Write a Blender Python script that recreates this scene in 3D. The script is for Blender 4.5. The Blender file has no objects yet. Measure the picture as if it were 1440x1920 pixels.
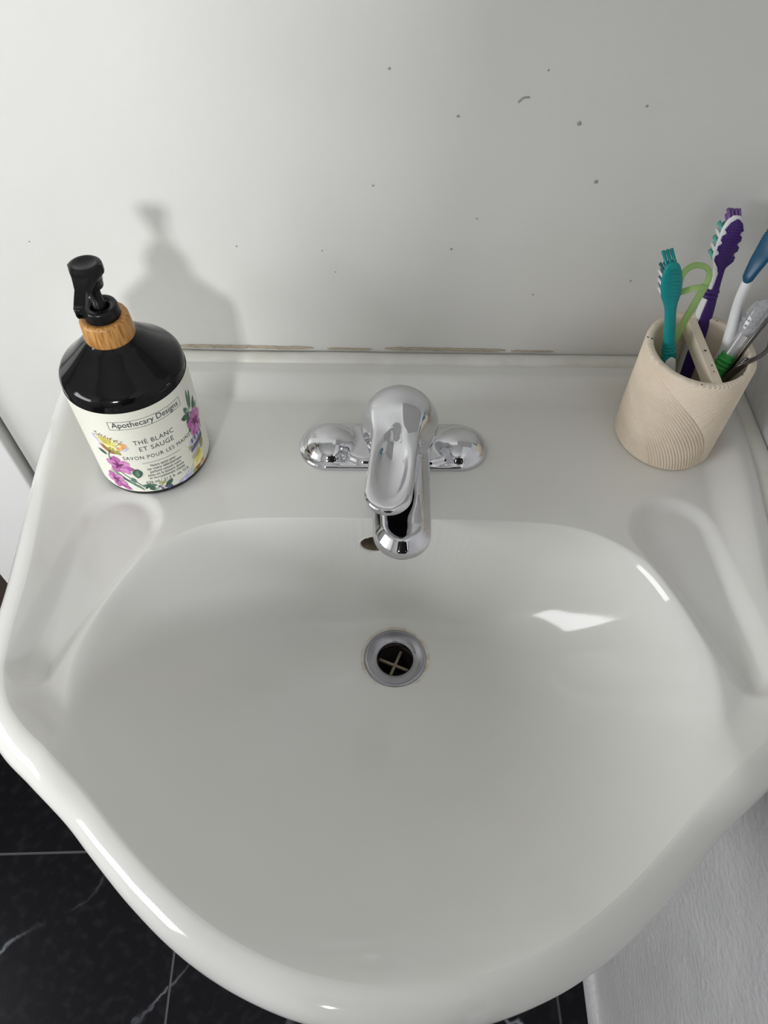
import bpy, bmesh, math, random
import numpy as np
from mathutils import Matrix, Vector
random.seed(7)
SC = bpy.context.scene
COL = SC.collection
H = 0.86                      # height of the basin deck above the floor
# ------------------------------------------------------------------ camera
FPX = 1331.0
R = ((0.99984311, 0.01745498, 0.00301419), (0.01580424, -0.80222727, -0.59680954), (-0.00799923, 0.59676354, -0.80237727))
cam = bpy.data.cameras.new('camera')
cam.sensor_fit = 'VERTICAL'; cam.sensor_height = 36.0
cam.lens = FPX / 1920.0 * 36.0
cam.clip_start = 0.01
camo = bpy.data.objects.new('camera', cam); COL.objects.link(camo)
CAMP = Vector((-0.0010, -0.4133, 0.4654 + H))
camo.matrix_world = Matrix(((R[0][0], -R[1][0], -R[2][0], CAMP.x), (R[0][1], -R[1][1], -R[2][1], CAMP.y),
                            (R[0][2], -R[1][2], -R[2][2], CAMP.z), (0, 0, 0, 1)))
SC.camera = camo
# ------------------------------------------------------------------ world, lights, exposure
w = bpy.data.worlds.new('world'); SC.world = w; w.use_nodes = True
w.node_tree.nodes['Background'].inputs[0].default_value = (0.80, 0.90, 1.0, 1)
w.node_tree.nodes['Background'].inputs[1].default_value = 1.0
WIN = dict(x0=-0.56, x1=-0.28, z0=1.40, z1=1.66, y=-2.05)      # window opening in the wall behind the viewer
WIN2 = dict(y0=-1.15, y1=-0.30, z0=0.92, z1=1.40)             # window opening in the left wall


def area(name, loc, rot, sx, sy, power, col):
    l = bpy.data.lights.new(name, 'AREA'); l.shape = 'RECTANGLE'; l.size = sx; l.size_y = sy
    l.energy = power; l.color = col
    o = bpy.data.objects.new(name, l); COL.objects.link(o); o.location = loc; o.rotation_euler = rot
    return o


area('window_daylight', ((WIN['x0'] + WIN['x1']) / 2, WIN['y'] + 0.0, (WIN['z0'] + WIN['z1']) / 2),
     (math.radians(90), 0, 0), WIN['x1'] - WIN['x0'] - .03, WIN['z1'] - WIN['z0'] - .03, 20.5, (0.985, 0.985, 1.0))
area('side_window_daylight', (-1.40, (WIN2['y0'] + WIN2['y1']) / 2, (WIN2['z0'] + WIN2['z1']) / 2),
     (math.radians(90), 0, math.radians(-90)), WIN2['y1'] - WIN2['y0'] - .03, WIN2['z1'] - WIN2['z0'] - .03, 11.8, (0.985, 0.985, 1.0))
SC.view_settings.view_transform = 'Standard'
SC.view_settings.look = 'None'
SC.view_settings.gamma = 1.0
SC.view_settings.use_curve_mapping = False
SC.view_settings.exposure = 0.12
try:
    SC.cycles.max_bounces = 9; SC.cycles.diffuse_bounces = 6; SC.cycles.glossy_bounces = 5
    SC.cycles.transmission_bounces = 8; SC.cycles.sample_clamp_indirect = 4.0
    SC.cycles.use_denoising = True; SC.cycles.adaptive_threshold = 0.02
except Exception:
    pass


# ------------------------------------------------------------------ helpers
def obj(name, me, mat=None, parent=None, smooth=True, label=None, cat=None, kind=None, group=None, loc=None):
    if not isinstance(me, bpy.types.Mesh):
        v, f = me
        m = bpy.data.meshes.new(name)
        v = np.asarray(v, dtype=float)
        m.from_pydata(v.tolist(), [], f.tolist() if isinstance(f, np.ndarray) else f)
        m.update(); me = m
    if smooth:
        me.polygons.foreach_set('use_smooth', [True] * len(me.polygons))
    if mat is not None and len(me.materials) == 0:
        for mm in (mat if isinstance(mat, (list, tuple)) else [mat]): me.materials.append(mm)
    o = bpy.data.objects.new(name, me); COL.objects.link(o)
    if parent is not None: o.parent = parent
    if loc is not None: o.location = loc
    if label: o['label'] = label
    if cat: o['category'] = cat
    if kind: o['kind'] = kind
    if group: o['group'] = group
    return o


def thing(name, label, cat, loc=(0, 0, 0), rot=None, group=None):
    o = bpy.data.objects.new(name, None); COL.objects.link(o)
    o.empty_display_size = .02
    o.location = loc
    if rot is not None:
        o.rotation_euler = rot.to_euler() if hasattr(rot, 'to_euler') else rot
    o['label'] = label; o['category'] = cat
    if group: o['group'] = group
    return o


class MB:
    def __init__(s): s.v = []; s.f = []; s.m = []

    def add(s, v, f, mi=0):
        b = len(s.v); s.v += [tuple(map(float, p)) for p in v]
        for q in f: s.f.append(tuple(int(i) + b for i in q)); s.m.append(mi)
        return s

    def box(s, x0, x1, y0, y1, z0, z1, mi=0):
        v = [(x, y, z) for z in (z0, z1) for y in (y0, y1) for x in (x0, x1)]
        f = [(0, 2, 3, 1), (4, 5, 7, 6), (0, 1, 5, 4), (2, 6, 7, 3), (0, 4, 6, 2), (1, 3, 7, 5)]
        return s.add(v, f, mi)

    def mesh(s, name):
        m = bpy.data.meshes.new(name); m.from_pydata(s.v, [], s.f); m.update()
        m.polygons.foreach_set('material_index', s.m)
        return m


def bevel(o, w, n=2):
    b = o.modifiers.new('bevel', 'BEVEL'); b.width = w; b.segments = n; b.limit_method = 'ANGLE'
    return o


def box_obj(name, x0, x1, y0, y1, z0, z1, mat, parent=None, bev=0.0, **k):
    o = obj(name, MB().box(x0, x1, y0, y1, z0, z1).mesh(name), mat, parent, smooth=False, **k)
    if bev: bevel(o, bev)
    return o


def lathe(prof, n=96, center=(0, 0, 0)):
    """prof: list of (r,z); returns verts, faces of a surface of revolution"""
    prof = np.array(prof, float); k = len(prof)
    a = np.linspace(0, 2 * np.pi, n, endpoint=False)
    v = np.zeros((k, n, 3))
    v[:, :, 0] = prof[:, 0:1] * np.cos(a) + center[0]
    v[:, :, 1] = prof[:, 0:1] * np.sin(a) + center[1]
    v[:, :, 2] = prof[:, 1:2] + center[2]
    f = []
    for i in range(k - 1):
        for j in range(n):
            f.append((i * n + j, i * n + (j + 1) % n, (i + 1) * n + (j + 1) % n, (i + 1) * n + j))
    v = v.reshape(-1, 3).tolist()
    if prof[0, 0] > 1e-6:
        pass
    return v, f


def catmull(P, n=8, closed=False):
    P = np.array(P, float); N = len(P); out = []
    rng = range(N if closed else N - 1)
    for i in rng:
        if closed: p0, p1, p2, p3 = P[(i - 1) % N], P[i], P[(i + 1) % N], P[(i + 2) % N]
        else: p0, p1, p2, p3 = P[max(i - 1, 0)], P[i], P[i + 1], P[min(i + 2, N - 1)]
        for t in np.linspace(0, 1, n, endpoint=False):
            out.append(.5 * ((2 * p1) + (-p0 + p2) * t + (2 * p0 - 5 * p1 + 4 * p2 - p3) * t * t + (-p0 + 3 * p1 - 3 * p2 + p3) * t ** 3))
    if not closed: out.append(P[-1])
    return np.array(out)


def sweep(path, rx, ry, up=(0, 1, 0), n=20, closed=False, power=2.0, caps=True):
    """tube along a path; rx across, ry along 'up'; superellipse section"""
    P = np.array(path, float); N = len(P)
    rx = np.broadcast_to(np.asarray(rx, float), (N,)); ry = np.broadcast_to(np.asarray(ry, float), (N,))
    T = np.gradient(P, axis=0) if not closed else np.roll(P, -1, 0) - np.roll(P, 1, 0)
    T /= np.linalg.norm(T, axis=1)[:, None] + 1e-12
    up = np.array(up, float)
    if up.ndim == 1: up = np.tile(up, (N, 1))
    X = np.cross(up, T); X /= np.linalg.norm(X, axis=1)[:, None] + 1e-12
    U = np.cross(T, X)
    a = np.linspace(0, 2 * np.pi, n, endpoint=False)
    ca = np.sign(np.cos(a)) * np.abs(np.cos(a)) ** (2 / power); sa = np.sign(np.sin(a)) * np.abs(np.sin(a)) ** (2 / power)
    V = P[:, None] + X[:, None] * (rx[:, None] * ca)[:, :, None] + U[:, None] * (ry[:, None] * sa)[:, :, None]
    f = []
    for i in range(N if closed else N - 1):
        b = (i + 1) % N
        for j in range(n):
            f.append((i * n + j, i * n + (j + 1) % n, b * n + (j + 1) % n, b * n + j))
    if not closed and caps:
        f.append(tuple(range(n))[::-1]); f.append(tuple((N - 1) * n + j for j in range(n)))
    return V.reshape(-1, 3).tolist(), f


# ---- signed distance modelling: naive surface nets, vertices pulled onto the surface
def sdf_mesh(f, lo, hi, h, it=4):
    lo = np.array(lo, float); hi = np.array(hi, float)
    n = np.ceil((hi - lo) / h).astype(int) + 1
    ax = [lo[i] + h * np.arange(n[i]) for i in range(3)]
    G = np.stack(np.meshgrid(*ax, indexing='ij'), -1)
    V = f(G.reshape(-1, 3)).reshape(n)
    ins = V < 0
    nc = n - 1
    acc = np.zeros(tuple(nc) + (3,)); cnt = np.zeros(tuple(nc))

    def sub(A, d): return A[d[0]:d[0] + nc[0], d[1]:d[1] + nc[1], d[2]:d[2] + nc[2]]
    corners = [(i, j, k) for i in (0, 1) for j in (0, 1) for k in (0, 1)]
    for c in corners:
        for a in range(3):
            if c[a] == 0:
                e = list(c); e[a] = 1
                v0, v1 = sub(V, c), sub(V, e)
                cr = (v0 < 0) != (v1 < 0)
                t = np.where(cr, v0 / np.where(np.abs(v0 - v1) < 1e-15, 1, v0 - v1), 0)
                p = np.zeros(tuple(nc) + (3,)); p[:] = c; p[..., a] = t
                acc += np.where(cr[..., None], p, 0); cnt += cr
    act = cnt > 0
    idx = -np.ones(tuple(nc), int); idx[act] = np.arange(act.sum())
    I = np.argwhere(act)
    P = lo + h * (I + acc[act] / cnt[act][:, None])
    F = []
    for a in range(3):
        b, c = (a + 1) % 3, (a + 2) % 3
        s0 = [slice(None)] * 3; s1 = [slice(None)] * 3
        s0[a] = slice(0, -1); s1[a] = slice(1, None)
        i0, i1 = ins[tuple(s0)], ins[tuple(s1)]
        E = np.argwhere(i0 != i1)
        E = E[(E[:, b] > 0) & (E[:, c] > 0) & (E[:, b] < nc[b]) & (E[:, c] < nc[c])]
        if len(E) == 0: continue
        fl = i0[tuple(E.T)]
        def cell(db, dc):
            Q = E.copy(); Q[:, b] += db; Q[:, c] += dc
            return idx[tuple(Q.T)]
        q = np.stack([cell(-1, -1), cell(0, -1), cell(0, 0), cell(-1, 0)], 1)
        q = np.where(fl[:, None], q, q[:, ::-1])
        F.append(q)
    F = np.concatenate(F); F = F[(F >= 0).all(1)]
    e = h * .02
    for _ in range(it):
        d = f(P)
        g = np.stack([f(P + np.eye(3)[k] * e) - f(P - np.eye(3)[k] * e) for k in range(3)], 1) / (2 * e)
        g2 = (g ** 2).sum(1) + 1e-9
        step = (d / np.maximum(g2, .05))[:, None] * g
        ln = np.linalg.norm(step, axis=1)[:, None]
        P -= step * np.minimum(1, h * .5 / (ln + 1e-12))
    return P, F


def smin(a, b, k):
    h = np.clip(.5 + .5 * (b - a) / k, 0, 1)
    return b * (1 - h) + a * h - k * h * (1 - h)


def smax(a, b, k): return -smin(-a, -b, k)


def sd_ell(p, c, r):
    q = p - np.array(c); r = np.array(r)
    k0 = np.linalg.norm(q / r, axis=1); k1 = np.linalg.norm(q / r ** 2, axis=1)
    return k0 * (k0 - 1) / np.maximum(k1, 1e-9)


def sd_cone(p, a, b, ra, rb):
    a = np.array(a, float); b = np.array(b, float); d = b - a
    t = np.clip(((p - a) @ d) / (d @ d), 0, 1)
    return np.linalg.norm(p - a - t[:, None] * d, axis=1) - (ra + (rb - ra) * t)


def sd_cap2(p, a, b):
    a = np.array(a, float); b = np.array(b, float); d = b - a
    q = p[:, :2]
    t = np.clip(((q - a) @ d) / (d @ d), 0, 1)
    return np.linalg.norm(q - a - t[:, None] * d, axis=1), t


def extr(d2, dz, r):
    a = d2 + r; b = dz + r
    return np.minimum(np.maximum(a, b), 0) + np.sqrt(np.maximum(a, 0) ** 2 + np.maximum(b, 0) ** 2) - r


def sstep(x, a, b):
    t = np.clip((x - a) / (b - a), 0, 1); return t * t * (3 - 2 * t)


# ------------------------------------------------------------------ materials
def mat(name, col, rough=.5, metal=0, spec=.5, coat=0, trans=0, ior=1.45, noise=None, bump=None, emis=None, alpha=None, sss=0):
    m = bpy.data.materials.new(name); m.use_nodes = True
    nt = m.node_tree; b = nt.nodes['Principled BSDF']
    b.inputs['Base Color'].default_value = (*col, 1)
    b.inputs['Roughness'].default_value = rough; b.inputs['Metallic'].default_value = metal
    b.inputs['Specular IOR Level'].default_value = spec
    b.inputs['IOR'].default_value = ior
    b.inputs['Coat Weight'].default_value = coat; b.inputs['Coat Roughness'].default_value = .03
    b.inputs['Transmission Weight'].default_value = trans
    if sss:
        b.inputs['Subsurface Weight'].default_value = sss; b.inputs['Subsurface Scale'].default_value = .004
    tc = None
    if noise or bump:
        tc = nt.nodes.new('ShaderNodeTexCoord')
    if noise:   # (scale, second colour, amount-contrast lo, hi)
        sc, c2, lo, hi = noise
        n = nt.nodes.new('ShaderNodeTexNoise'); n.inputs['Scale'].default_value = sc; n.inputs['Detail'].default_value = 5
        nt.links.new(tc.outputs['Object'], n.inputs['Vector'])
        r = nt.nodes.new('ShaderNodeValToRGB'); r.color_ramp.elements[0].position = lo; r.color_ramp.elements[1].position = hi
        r.color_ramp.elements[0].color = (*col, 1); r.color_ramp.elements[1].color = (*c2, 1)
        nt.links.new(n.outputs['Fac'], r.inputs['Fac']); nt.links.new(r.outputs['Color'], b.inputs['Base Color'])
    if bump:    # (scale, strength, distance)
        n = nt.nodes.new('ShaderNodeTexNoise'); n.inputs['Scale'].default_value = bump[0]; n.inputs['Detail'].default_value = 4
        nt.links.new(tc.outputs['Object'], n.inputs['Vector'])
        bm = nt.nodes.new('ShaderNodeBump'); bm.inputs['Strength'].default_value = bump[1]; bm.inputs['Distance'].default_value = bump[2]
        nt.links.new(n.outputs['Fac'], bm.inputs['Height']); nt.links.new(bm.outputs['Normal'], b.inputs['Normal'])
    return m


M = {}
M['paint'] = mat('wall_paint', (.735, .735, .71), .42, noise=(7, (.70, .70, .67), .4, .75), bump=(120, .10, .002))
M['paint_r'] = mat('right_wall_paint', (.72, .72, .73), .30, noise=(14, (.66, .66, .67), .4, .65), bump=(130, .6, .003))
M['ceil'] = mat('ceiling_paint', (.40, .40, .39), .8)
M['trim'] = mat('trim_paint', (.80, .80, .79), .35)
M['dark'] = mat('painted_gap_shade', (.04, .038, .03), .8)  # shade of the narrow gap beside the casing, put into the colour
M['door'] = mat('dark_brown_door', (.06, .042, .035), .5, noise=(4, (.045, .03, .025), .4, .6))
M['ceramic'] = mat('white_ceramic', (.775, .775, .75), .08, spec=.42, coat=.10, noise=(5, (.74, .738, .685), .45, .8))
M['chrome'] = mat('chrome', (.68, .685, .71), .045, metal=1)
M['drain'] = mat('dull_chrome', (.40, .40, .43), .20, metal=1, noise=(60, (.38, .38, .40), .45, .7))
M['throat'] = mat('overflow_tan_shade', (.30, .25, .18), .7, noise=(120, (.16, .13, .10), .4, .65))  # tan colour darkened to stand in for the shade inside the overflow
M['pipe'] = mat('painted_pipe_shade', (.018, .014, .012), .6)  # near-black colour paints the darkness down the drain
M['cross'] = mat('tarnished_crossbar', (.30, .24, .17), .55, metal=.2)
M['caulk'] = mat('white_caulk', (.78, .78, .73), .4, noise=(30, (.70, .69, .62), .45, .7), bump=(90, .3, .002))
M['gaptan'] = mat('tan_gap', (.50, .43, .33), .85, noise=(90, (.36, .31, .24), .45, .75))
M['scale'] = mat('rust_ring', (.66, .58, .44), .4, noise=(110, (.765, .755, .715), .38, .58))
M['black'] = mat('black_gloss_plastic', (.004, .004, .005), .10, spec=.35)
M['blackm'] = mat('black_satin_plastic', (.006, .006, .007), .30, spec=.32)
M['emboss'] = mat('raised_black_letter', (.05, .05, .055), .6)
M['label'] = mat('cream_label', (.80, .80, .70), .42)
M['ink'] = mat('label_ink', (.035, .045, .06), .6)
M['grey_white'] = mat('white_plastic', (.82, .82, .82), .25)
M['glass'] = mat('window_glass', (1, 1, 1), .0, trans=1, ior=1.45)
M['mirror'] = mat('mirror_glass', (.9, .9, .9), .0, metal=1)
M['stone'] = mat('sand_resin', (.84, .735, .60), .75, noise=(40, (.78, .675, .54), .4, .7), bump=(900, .15, .0005))
M['chip'] = mat('dark_chip', (.09, .075, .06), .8)
M['cloth'] = mat('black_cloth', (.012, .012, .013), .9)
M['skin'] = mat('skin', (.55, .36, .27), .5)
M['hair'] = mat('dark_hair', (.03, .02, .015), .5)
for nm, c in dict(teal=(.0, .26, .26), teald=(.0, .15, .18), purple=(.052, .016, .16), lilac=(.20, .10, .33), blue=(.0, .07, .15), green=(.04, .36, .07),
                  white=(.80, .81, .82), mint=(.10, .44, .38)).items():
    M[nm] = mat('brush_' + nm, c, .35, sss=0)
M['clear'] = mat('clear_plastic', (.86, .87, .90), .10, trans=.72, ior=1.45)
M['lime'] = mat('translucent_lime', (.58, .84, .34), .28, trans=.5, ior=1.3)
M['gunmetal'] = mat('gunmetal', (.14, .135, .13), .28, metal=1)
for nm, c in dict(pk=(.40, .10, .32), pkd=(.15, .02, .12), pkl=(.52, .21, .43), yl=(.80, .66, .16), yll=(.84, .76, .42), org=(.72, .36, .14), brn=(.30, .13, .05),
                  lf=(.035, .095, .06), lf2=(.08, .17, .12), lfl=(.22, .33, .25), lav=(.10, .085, .24), lavl=(.45, .45, .66), olive=(.30, .32, .06), grey=(.50, .54, .66)).items():
    M['p_' + nm] = mat('print_' + nm, c, .5, noise=(260, tuple(min(1, x * 1.35 + .03) for x in c), .42, .66))


def wood_mat():
    m = mat('bamboo_print', (.52, .27, .075), .38)
    nt = m.node_tree; b = nt.nodes['Principled BSDF']
    tc = nt.nodes.new('ShaderNodeTexCoord'); mp = nt.nodes.new('ShaderNodeMapping')
    mp.inputs['Rotation'].default_value = (.35, .75, 0); mp.inputs['Scale'].default_value = (260, 260, 60)
    wv = nt.nodes.new('ShaderNodeTexNoise'); wv.inputs['Scale'].default_value = 1.0; wv.inputs['Detail'].default_value = 3
    wv.inputs['Distortion'].default_value = .8
    mp.inputs['Scale'].default_value = (620, 620, 42)
    r = nt.nodes.new('ShaderNodeValToRGB')
    r.color_ramp.elements[0].position = .36; r.color_ramp.elements[0].color = (.30, .125, .025, 1)
    r.color_ramp.elements[1].position = .56; r.color_ramp.elements[1].color = (.55, .285, .085, 1)
    nt.links.new(tc.outputs['Object'], mp.inputs[0]); nt.links.new(mp.outputs[0], wv.inputs['Vector'])
    nt.links.new(wv.outputs['Fac'], r.inputs[0]); nt.links.new(r.outputs[0], b.inputs['Base Color'])
    return m


M['wood'] = wood_mat()


def marble_mat():
    m = mat('black_marble', (.006, .006, .008), .30, spec=.2)
    nt = m.node_tree; b = nt.nodes['Principled BSDF']; L = nt.links.new
    g = nt.nodes.new('ShaderNodeNewGeometry')
    nz = nt.nodes.new('ShaderNodeTexNoise'); nz.inputs['Scale'].default_value = 5; nz.inputs['Detail'].default_value = 6
    L(g.outputs['Position'], nz.inputs['Vector'])
    mx = nt.nodes.new('ShaderNodeMixRGB'); mx.blend_type = 'ADD'; mx.inputs[0].default_value = .22
    L(g.outputs['Position'], mx.inputs[1]); L(nz.outputs['Color'], mx.inputs[2])
    vo = nt.nodes.new('ShaderNodeTexVoronoi'); vo.feature = 'DISTANCE_TO_EDGE'; vo.inputs['Scale'].default_value = 3.1
    L(mx.outputs[0], vo.inputs['Vector'])
    r = nt.nodes.new('ShaderNodeValToRGB'); r.color_ramp.elements[0].position = 0; r.color_ramp.elements[1].position = .012
    r.color_ramp.elements[0].color = (1, 1, 1, 1); r.color_ramp.elements[1].color = (0, 0, 0, 1)
    L(vo.outputs['Distance'], r.inputs[0])
    n2 = nt.nodes.new('ShaderNodeTexNoise'); n2.inputs['Scale'].default_value = 6
    L(g.outputs['Position'], n2.inputs['Vector'])
    r2 = nt.nodes.new('ShaderNodeValToRGB'); r2.color_ramp.elements[0].position = .42; r2.color_ramp.elements[1].position = .66
    L(n2.outputs['Fac'], r2.inputs[0])
    mu = nt.nodes.new('ShaderNodeMath'); mu.operation = 'MULTIPLY'; L(r.outputs[0], mu.inputs[0]); L(r2.outputs[0], mu.inputs[1])
    n3 = nt.nodes.new('ShaderNodeTexNoise'); n3.inputs['Scale'].default_value = 55; n3.inputs['Detail'].default_value = 8
    L(g.outputs['Position'], n3.inputs['Vector'])
    r3 = nt.nodes.new('ShaderNodeValToRGB'); r3.color_ramp.elements[0].position = .5; r3.color_ramp.elements[1].position = .85
    r3.color_ramp.elements[0].color = (.006, .006, .008, 1); r3.color_ramp.elements[1].color = (.022, .022, .025, 1)
    L(n3.outputs['Fac'], r3.inputs[0])
    m2 = nt.nodes.new('ShaderNodeMixRGB'); L(mu.outputs[0], m2.inputs[0]); L(r3.outputs[0], m2.inputs[1]); m2.inputs[2].default_value = (.42, .45, .50, 1)
    L(m2.outputs[0], b.inputs['Base Color'])
    return m


M['marble'] = marble_mat()
M['grout'] = mat('grey_grout', (.16, .155, .165), .8)

# ------------------------------------------------------------------ the room
YW, XR, XL, YF, ZC = 0.107, 0.325, -1.40, -2.05, 2.40


def struct(name, mb_or_o, m=None):
    o = obj(name, mb_or_o.mesh(name), m, smooth=False); o['kind'] = 'structure'; return o


wall_back = struct('wall_back', MB().box(-.413, XR, YW, YW + .08, 0, ZC), M['paint'])
struct('wall_right', MB().box(XR, XR + .08, YF - .1, YW + .08, 0, ZC), M['paint_r'])
wl = MB()
wl.box(XL - .08, XL, YF - .1, WIN2['y0'], 0, ZC); wl.box(XL - .08, XL, WIN2['y1'], YW + .08, 0, ZC)
wl.box(XL - .08, XL, WIN2['y0'], WIN2['y1'], 0, WIN2['z0']); wl.box(XL - .08, XL, WIN2['y0'], WIN2['y1'], WIN2['z1'], ZC)
struct('wall_left', wl, M['paint'])
wf = MB()
wf.box(XL, WIN['x0'], YF - .10, YF, 0, ZC); wf.box(WIN['x1'], XR, YF - .10, YF, 0, ZC)
wf.box(WIN['x0'], WIN['x1'], YF - .10, YF, 0, WIN['z0']); wf.box(WIN['x0'], WIN['x1'], YF - .10, YF, WIN['z1'], ZC)
struct('wall_front', wf, M['paint'])
struct('ceiling', MB().box(XL, XR, YF, YW + .08, ZC, ZC + .08), M['ceil'])
# back wall beyond the casing: a dark door under a lintel
struct('wall_back_lintel', MB().box(XL, -.413, YW + .03, YW + .08, 2.06, ZC), M['paint'])
door = struct('door_1', MB().box(XL, -.535, YW + .012, YW + .05, .008, 2.06), M['door'])
box_obj('door_panel', XL + .15, -.66, YW + .006, YW + .012, .2, 1.9, M['door'], door, bev=.003)
struct('wall_back_gap_shade', MB().box(-.535, -.413, YW + .02, YW + .07, 0, 2.06), M['dark'])  # added backing, coloured dark so the gap beside the casing reads as shadow
tr = struct('trim_1', MB().box(-.538, -.4175, YW - .014, YW + .02, 0, 2.10), M['trim']); bevel(tr, .002)
# window
wn = struct('window_1', MB().box(WIN['x0'], WIN['x1'], YF - .075, YF - .070, WIN['z0'], WIN['z1']), M['glass'])
fr = MB(); t = .022
fr.box(WIN['x0'], WIN['x0'] + t, YF - .09, YF - .04, WIN['z0'], WIN['z1']); fr.box(WIN['x1'] - t, WIN['x1'], YF - .09, YF - .04, WIN['z0'], WIN['z1'])
fr.box(WIN['x0'] + t, WIN['x1'] - t, YF - .09, YF - .04, WIN['z0'], WIN['z0'] + t); fr.box(WIN['x0'] + t, WIN['x1'] - t, YF - .09, YF - .04, WIN['z1'] - t, WIN['z1'])
obj('window_frame', fr.mesh('window_frame'), M['trim'], wn, smooth=False)
box_obj('window_sill', WIN['x0'] - .03, WIN['x1'] + .03, YF - .03, YF + .05, WIN['z0'] - .03, WIN['z0'] - .004, M['trim'], wn, bev=.003)
wn = struct('window_2', MB().box(XL - .065, XL - .060, WIN2['y0'], WIN2['y1'], WIN2['z0'], WIN2['z1']), M['glass'])
fr = MB()
fr.box(XL - .08, XL - .03, WIN2['y0'], WIN2['y0'] + t, WIN2['z0'], WIN2['z1']); fr.box(XL - .08, XL - .03, WIN2['y1'] - t, WIN2['y1'], WIN2['z0'], WIN2['z1'])
fr.box(XL - .08, XL - .03, WIN2['y0'] + t, WIN2['y1'] - t, WIN2['z0'], WIN2['z0'] + t); fr.box(XL - .08, XL - .03, WIN2['y0'] + t, WIN2['y1'] - t, WIN2['z1'] - t, WIN2['z1'])
obj('window_frame', fr.mesh('window_frame'), M['trim'], wn, smooth=False)
# quarter-round trim at the foot of the right wall
q = [(XR, 0.0)] + [(XR - .013 * math.cos(a), .026 * math.sin(a)) for a in np.linspace(0, math.pi / 2, 9)]
qv = [(x, y, z) for y in (YF, YW) for x, z in q]; nq = len(q)
qf = [(i, (i + 1) % nq, nq + (i + 1) % nq, nq + i) for i in range(nq)] + [tuple(range(nq))[::-1], tuple(range(nq, 2 * nq))]
o = obj('baseboard_right', (qv, qf), M['paint_r'], smooth=False); o['kind'] = 'structure'
# floor with separate tiles clipped to the room
floor = struct('floor', MB().box(XL, XR, YF, YW + .08, -.06, -.003), M['grout'])


def clip(poly):
    for ax, lim, sg in ((0, XL, 1), (0, XR - .002, -1), (1, YF, 1), (1, YW - .001, -1)):
        out = []
        for i in range(len(poly)):
            a, b = poly[i], poly[(i + 1) % len(poly)]
            da, db = sg * (a[ax] - lim), sg * (b[ax] - lim)
            if da >= 0: out.append(a)
            if (da >= 0) != (db >= 0):
                t = da / (da - db); out.append((a[0] + t * (b[0] - a[0]), a[1] + t * (b[1] - a[1])))
        poly = out
        if len(poly) < 3: return None
    return poly


TS, gr, ang = .60, .0022, math.radians(2.5)
TX0, TY0 = -.3398, -.1560
for i in range(-3, 3):
    for j in range(-5, 3):
        c = [(i * TS + gr, j * TS + gr), ((i + 1) * TS - gr, j * TS + gr), ((i + 1) * TS - gr, (j + 1) * TS - gr), (i * TS + gr, (j + 1) * TS - gr)]
        c = [(TX0 + x * math.cos(ang) - y * math.sin(ang), TY0 + x * math.sin(ang) + y * math.cos(ang)) for x, y in c]
        c = clip(c)
        if not c: continue
        n = len(c)
        v = [(x, y, -.010) for x, y in c] + [(x, y, 0.0) for x, y in c]
        f = [tuple(range(n))[::-1], tuple(range(n, 2 * n))] + [(k, (k + 1) % n, n + (k + 1) % n, n + k) for k in range(n)]
        obj('floor_tile', (v, f), M['marble'], floor, smooth=False)

# ------------------------------------------------------------------ washbasin
XS = .004
half = [(0, .1055), (.15, .1055), (.26, .1055), (.286, .1050), (.3005, .1005), (.3095, .0905), (.3135, .075), (.312, .03), (.308, -.03), (.302, -.09), (.297, -.14),
        (.2935, -.19), (.288, -.222), (.276, -.248), (.258, -.268), (.235, -.2855), (.21, -.3055), (.188, -.326), (.16, -.350), (.128, -.373),
        (.095, -.391), (.06, -.404), (.03, -.410), (0, -.412)]
loop = [(XS + x, y) for x, y in half] + [(XS - x, y) for x, y in half[-2:0:-1]]
OUT = catmull(loop, 14, closed=True)                      # clockwise from the back middle
d = np.linalg.norm(np.roll(OUT, -1, 0) - OUT, axis=1); s = np.concatenate([[0], np.cumsum(d)])
NA = 680
ss = np.linspace(0, s[-1], NA, endpoint=False)
OUT = np.stack([np.interp(ss, s, np.append(OUT[:, k], OUT[0, k])) for k in (0, 1)], 1)
T = np.roll(OUT, -2, 0) - np.roll(OUT, 2, 0); T /= np.linalg.norm(T, axis=1)[:, None]
NRM = np.stack([-T[:, 1], T[:, 0]], 1)                    # outward?
if ((OUT - np.array([XS, -.15])) * NRM).sum() < 0: NRM = -NRM
NRM = sum(np.roll(NRM, k, 0) for k in range(-5, 6)); NRM /= np.linalg.norm(NRM, axis=1)[:, None]
RR = .016; ZCREST = .0115
DR = np.array([.006, -.136]); ZD = -.130                  # drain centre
bh = [(0, -.0745), (.07, -.075), (.125, -.078), (.16, -.088), (.19, -.110), (.211, -.142), (.220, -.18), (.2215, -.215), (.214, -.25), (.195, -.287), (.165, -.321), (.125, -.347), (.08, -.363), (.04, -.371), (0, -.373)]
bl = [(XS + x, y) for x, y in bh] + [(XS - x, y) for x, y in bh[-2:0:-1]]
BO = catmull(bl, 10, closed=True)
ba = np.arctan2(BO[:, 1] - DR[1], BO[:, 0] - DR[0]); br_ = np.linalg.norm(BO - DR, axis=1)
o_ = np.argsort(ba); ba = ba[o_]; br_ = br_[o_]
ba = np.concatenate([ba - 2 * np.pi, ba, ba + 2 * np.pi]); br_ = np.tile(br_, 3)


def dist_outline(P):
    A = OUT[::2]; B = np.roll(A, -1, 0); D = B - A; L2 = (D ** 2).sum(1)
    res = np.empty(len(P))
    for i in range(0, len(P), 8000):
        q = P[i:i + 8000, None] - A[None]
        t = np.clip((q * D).sum(2) / L2, 0, 1)
        res[i:i + 8000] = np.sqrt(((q - t[..., None] * D) ** 2).sum(2)).min(1)
    return res


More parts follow.
